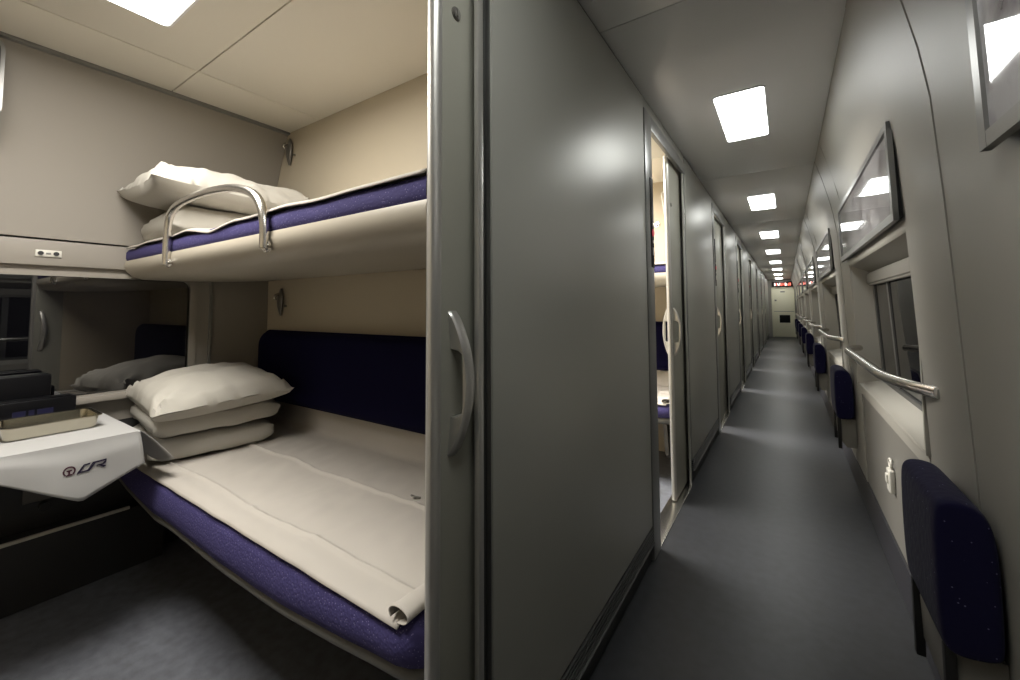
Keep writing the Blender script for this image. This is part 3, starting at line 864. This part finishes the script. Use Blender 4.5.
# framed notices
GF = 'framed notices above the corridor windows'
FX, FZ0, FZ1, FY0, FY1 = .278, 1.324, 1.628, 1.655, 3.055
fr = thing('notice_frame', 'framed printed notice above the nearest whole window, silver frame under glass', 'picture', (FX, 2.34, FZ0), GF)
def fl(z): return (xw(z) - .012)
m = MB(); tilt = -.006
def fx(z): return FX + tilt * (z - FZ0) / (FZ1 - FZ0)
pf = [(fx(FZ0), FZ0), (fx(FZ1), FZ1), (fx(FZ1) + .018, FZ1), (fx(FZ0) + .018, FZ0)]
for (z0, z1) in ((FZ0, FZ0 + .026), (FZ1 - .022, FZ1)):
    m.extrude([(fx(z0), z0), (fx(z1), z1), (fx(z1) + .013, z1), (fx(z0) + .013, z0)], 'y', FY0, FY1)
for (y0, y1) in ((FY0, FY0 + .028), (FY1 - .028, FY1)):
    m.extrude([(fx(FZ0) - .0004, FZ0), (fx(FZ1) - .0004, FZ1), (fx(FZ1) + .013, FZ1), (fx(FZ0) + .013, FZ0)], 'y', y0, y1)
m.build('frame', NOTICEF, fr, smooth=False)
MB().extrude([(fx(FZ0) + .005, FZ0 + .02), (fx(FZ1) + .005, FZ1 - .02), (fx(FZ1) + .008, FZ1 - .02), (fx(FZ0) + .008, FZ0 + .02)], 'y', FY0 + .02, FY1 - .02).build('print', PRINT, fr, smooth=False)
MB().extrude([(fx(FZ0) + .011, FZ0 + .012), (fx(FZ1) + .011, FZ1 - .012), (fx(FZ1) + .016, FZ1 - .012), (fx(FZ0) + .026, FZ0 + .012)], 'y', FY0 + .015, FY1 - .015).build('backboard', DARK, fr, smooth=False)
for k in (-1, 1, 2, 3, 4, 5, 6):
    lab = 'framed printed notice cut off by the upper right picture edge, reflecting a light' if k < 0 else 'framed printed notice above a corridor window, %s frame from the camera' % ordinal(k + 1)
    copy_tree(fr, (0, PER * k, 0), lab)

# rails under the windows
GR = 'steel rails across the corridor windows'
def rail_pts(y0, y1, z, off=.072):
    p = []; x0 = xw(z)
    n = 36
    for i in range(n + 1):
        t = i / n; s = min(1, t / .26, (1 - t) / .20)
        k = math.sin(PI / 2 * max(0, s)) ** .8
        p.append((x0 + .004 - off * k, y0 + (y1 - y0) * t, z))
    return p
ra = thing('window_rail', 'bowed steel handrail across the nearest whole corridor window', 'handrail', (.3, 2.2, .845), GR)
pts = rail_pts(1.515, 2.94, .843)
nn = len(pts)
MB().tube(pts, [.0165 if 0 < i < nn - 1 else .016 for i in range(nn)], 16, ry=[.0165 - .009 * max(0, 1 - i / 5) for i in range(nn)], up=(0, 0, 1)).build('bar', CHROME, ra, ang=50)
for y in (1.522, 2.934): MB().box((xw(.84) - .008, y - .020, .829), (xw(.84) + .006, y + .020, .857), .006).build('mount', SILVER, ra)
for k in (-1, 1, 2, 3, 4, 5, 6):
    lab = 'bowed steel handrail cut off by the right picture edge above the nearest seat' if k < 0 else 'bowed steel handrail across a corridor window, %s rail from the camera' % ordinal(k + 1)
    copy_tree(ra, (0, PER * k, 0), lab)

# folding seats
GS = 'folding seats along the corridor side wall'
st = thing('folding_chair', 'nearest navy folding seat, folded up against the corridor side wall', 'seat', (.33, 1.34, .3), GS)
SY0, SY1 = 1.19, 1.49
def seat_shell():
    m = MB(); nu, nv = 26, 30
    # closed outline in (x,z): corridor face, rounded top, falling to the wall, bottom
    out = [(.312, .384), (.270, .377), (.246, .381), (.237, .40), (.234, .46), (.233, .53), (.233, .60), (.234, .64), (.237, .664), (.247, .676), (.265, .680), (.288, .678), (.306, .668), (.320, .645), (.327, .60), (.3285, .53), (.3285, .42), (.326, .392)]
    n = len(out)
    cxx = sum(p[0] for p in out) / n; czz = sum(p[1] for p in out) / n
    rings = []
    for t, k in ((0, .55), (.012, .80), (.03, .92), (.07, .985), (.14, 1), (.86, 1), (.93, .985), (.97, .92), (.988, .80), (1, .55)):
        y = SY0 + (SY1 - SY0) * t
        ring = []
        for (x, z) in out:
            e = 1 - k; q = .16
            xx = x + (cxx - x) * e * .55; zz = z + (czz - z) * e * q
            ring.append(m.bm.verts.new((xx, y, zz)))
        rings.append(ring)
    for A, B in zip(rings, rings[1:]):
        for i in range(n): m.bm.faces.new((A[i], A[(i + 1) % n], B[(i + 1) % n], B[i]))
    m.bm.faces.new(rings[0]); m.bm.faces.new(rings[-1])
    return m
so = seat_shell().build('cushion', SEATM, st, ang=60)
sm = so.modifiers.new('soft', 'SUBSURF'); sm.levels = 1; sm.render_levels = 2
s = MB().extrude([(.333, .380), (.268, .380), (.255, .35), (.258, .25), (.285, .21), (.333, .21)], 'y', SY0 + .03, SY1 - .02)
s.build('seat_bracket', SIDEL, st, ang=40)
for y in (SY0 + .02, SY1 - .03): MB().box((.243, y, .20), (.262, y + .02, .385), .004).build('hinge', BASEB, st)
for k in range(1, 8):
    copy_tree(st, (0, PER * k, 0), 'navy folding seat on the corridor side wall, %s seat from the camera' % ordinal(k))

# white latch on the panel under the nearest window
xl = xw(.4)
t = thing('wall_latch', 'white plastic latch with a small loop on the panel under the window', 'latch', (xl, 2.27, .4))
MB().box((xl - .016, 2.235, .325), (xl + .004, 2.295, .415), .008, 3).build('body', WHITEP, t)
MB().torus((xl - .006, 2.265, .438), (1, 0, 0), .016, .004, ry=.024).build('loop', WHITEP, t)
MB().box((xl - .022, 2.25, .36), (xl - .014, 2.28, .395), .004).build('lever', WHITEP, t)

# ------------------------------------------------------------------ world, camera, view
wd = bpy.data.worlds.new('night'); scn.world = wd; wd.use_nodes = True
wd.node_tree.nodes['Background'].inputs['Color'].default_value = (.003, .003, .004, 1)
F, YAW, PIT, ROL, CYP = 414.55147, .585372795, .0539542750, -.00547788479, 285.473749
fw = Vector((-math.sin(YAW) * math.cos(PIT), math.cos(YAW) * math.cos(PIT), math.sin(PIT)))
r0 = Vector((math.cos(YAW), math.sin(YAW), 0)); u0 = r0.cross(fw)
rt = r0 * math.cos(ROL) + u0 * math.sin(ROL); up = -r0 * math.sin(ROL) + u0 * math.cos(ROL)
cam = bpy.data.cameras.new('camera'); co = bpy.data.objects.new('camera', cam); COL.objects.link(co)
M = Matrix((rt, up, -fw)).transposed().to_4x4(); M.translation = Vector((0, 0, H))
co.matrix_world = M
cam.sensor_fit = 'HORIZONTAL'; cam.sensor_width = 36; cam.lens = F / 1020 * 36
cam.shift_y = (CYP - 340) / 1020
cam.clip_start = .02; cam.clip_end = 60
scn.camera = co
v = scn.view_settings
v.view_transform = 'Standard'; v.look = 'None'; v.gamma = 1; v.use_curve_mapping = False; v.exposure = 0.0
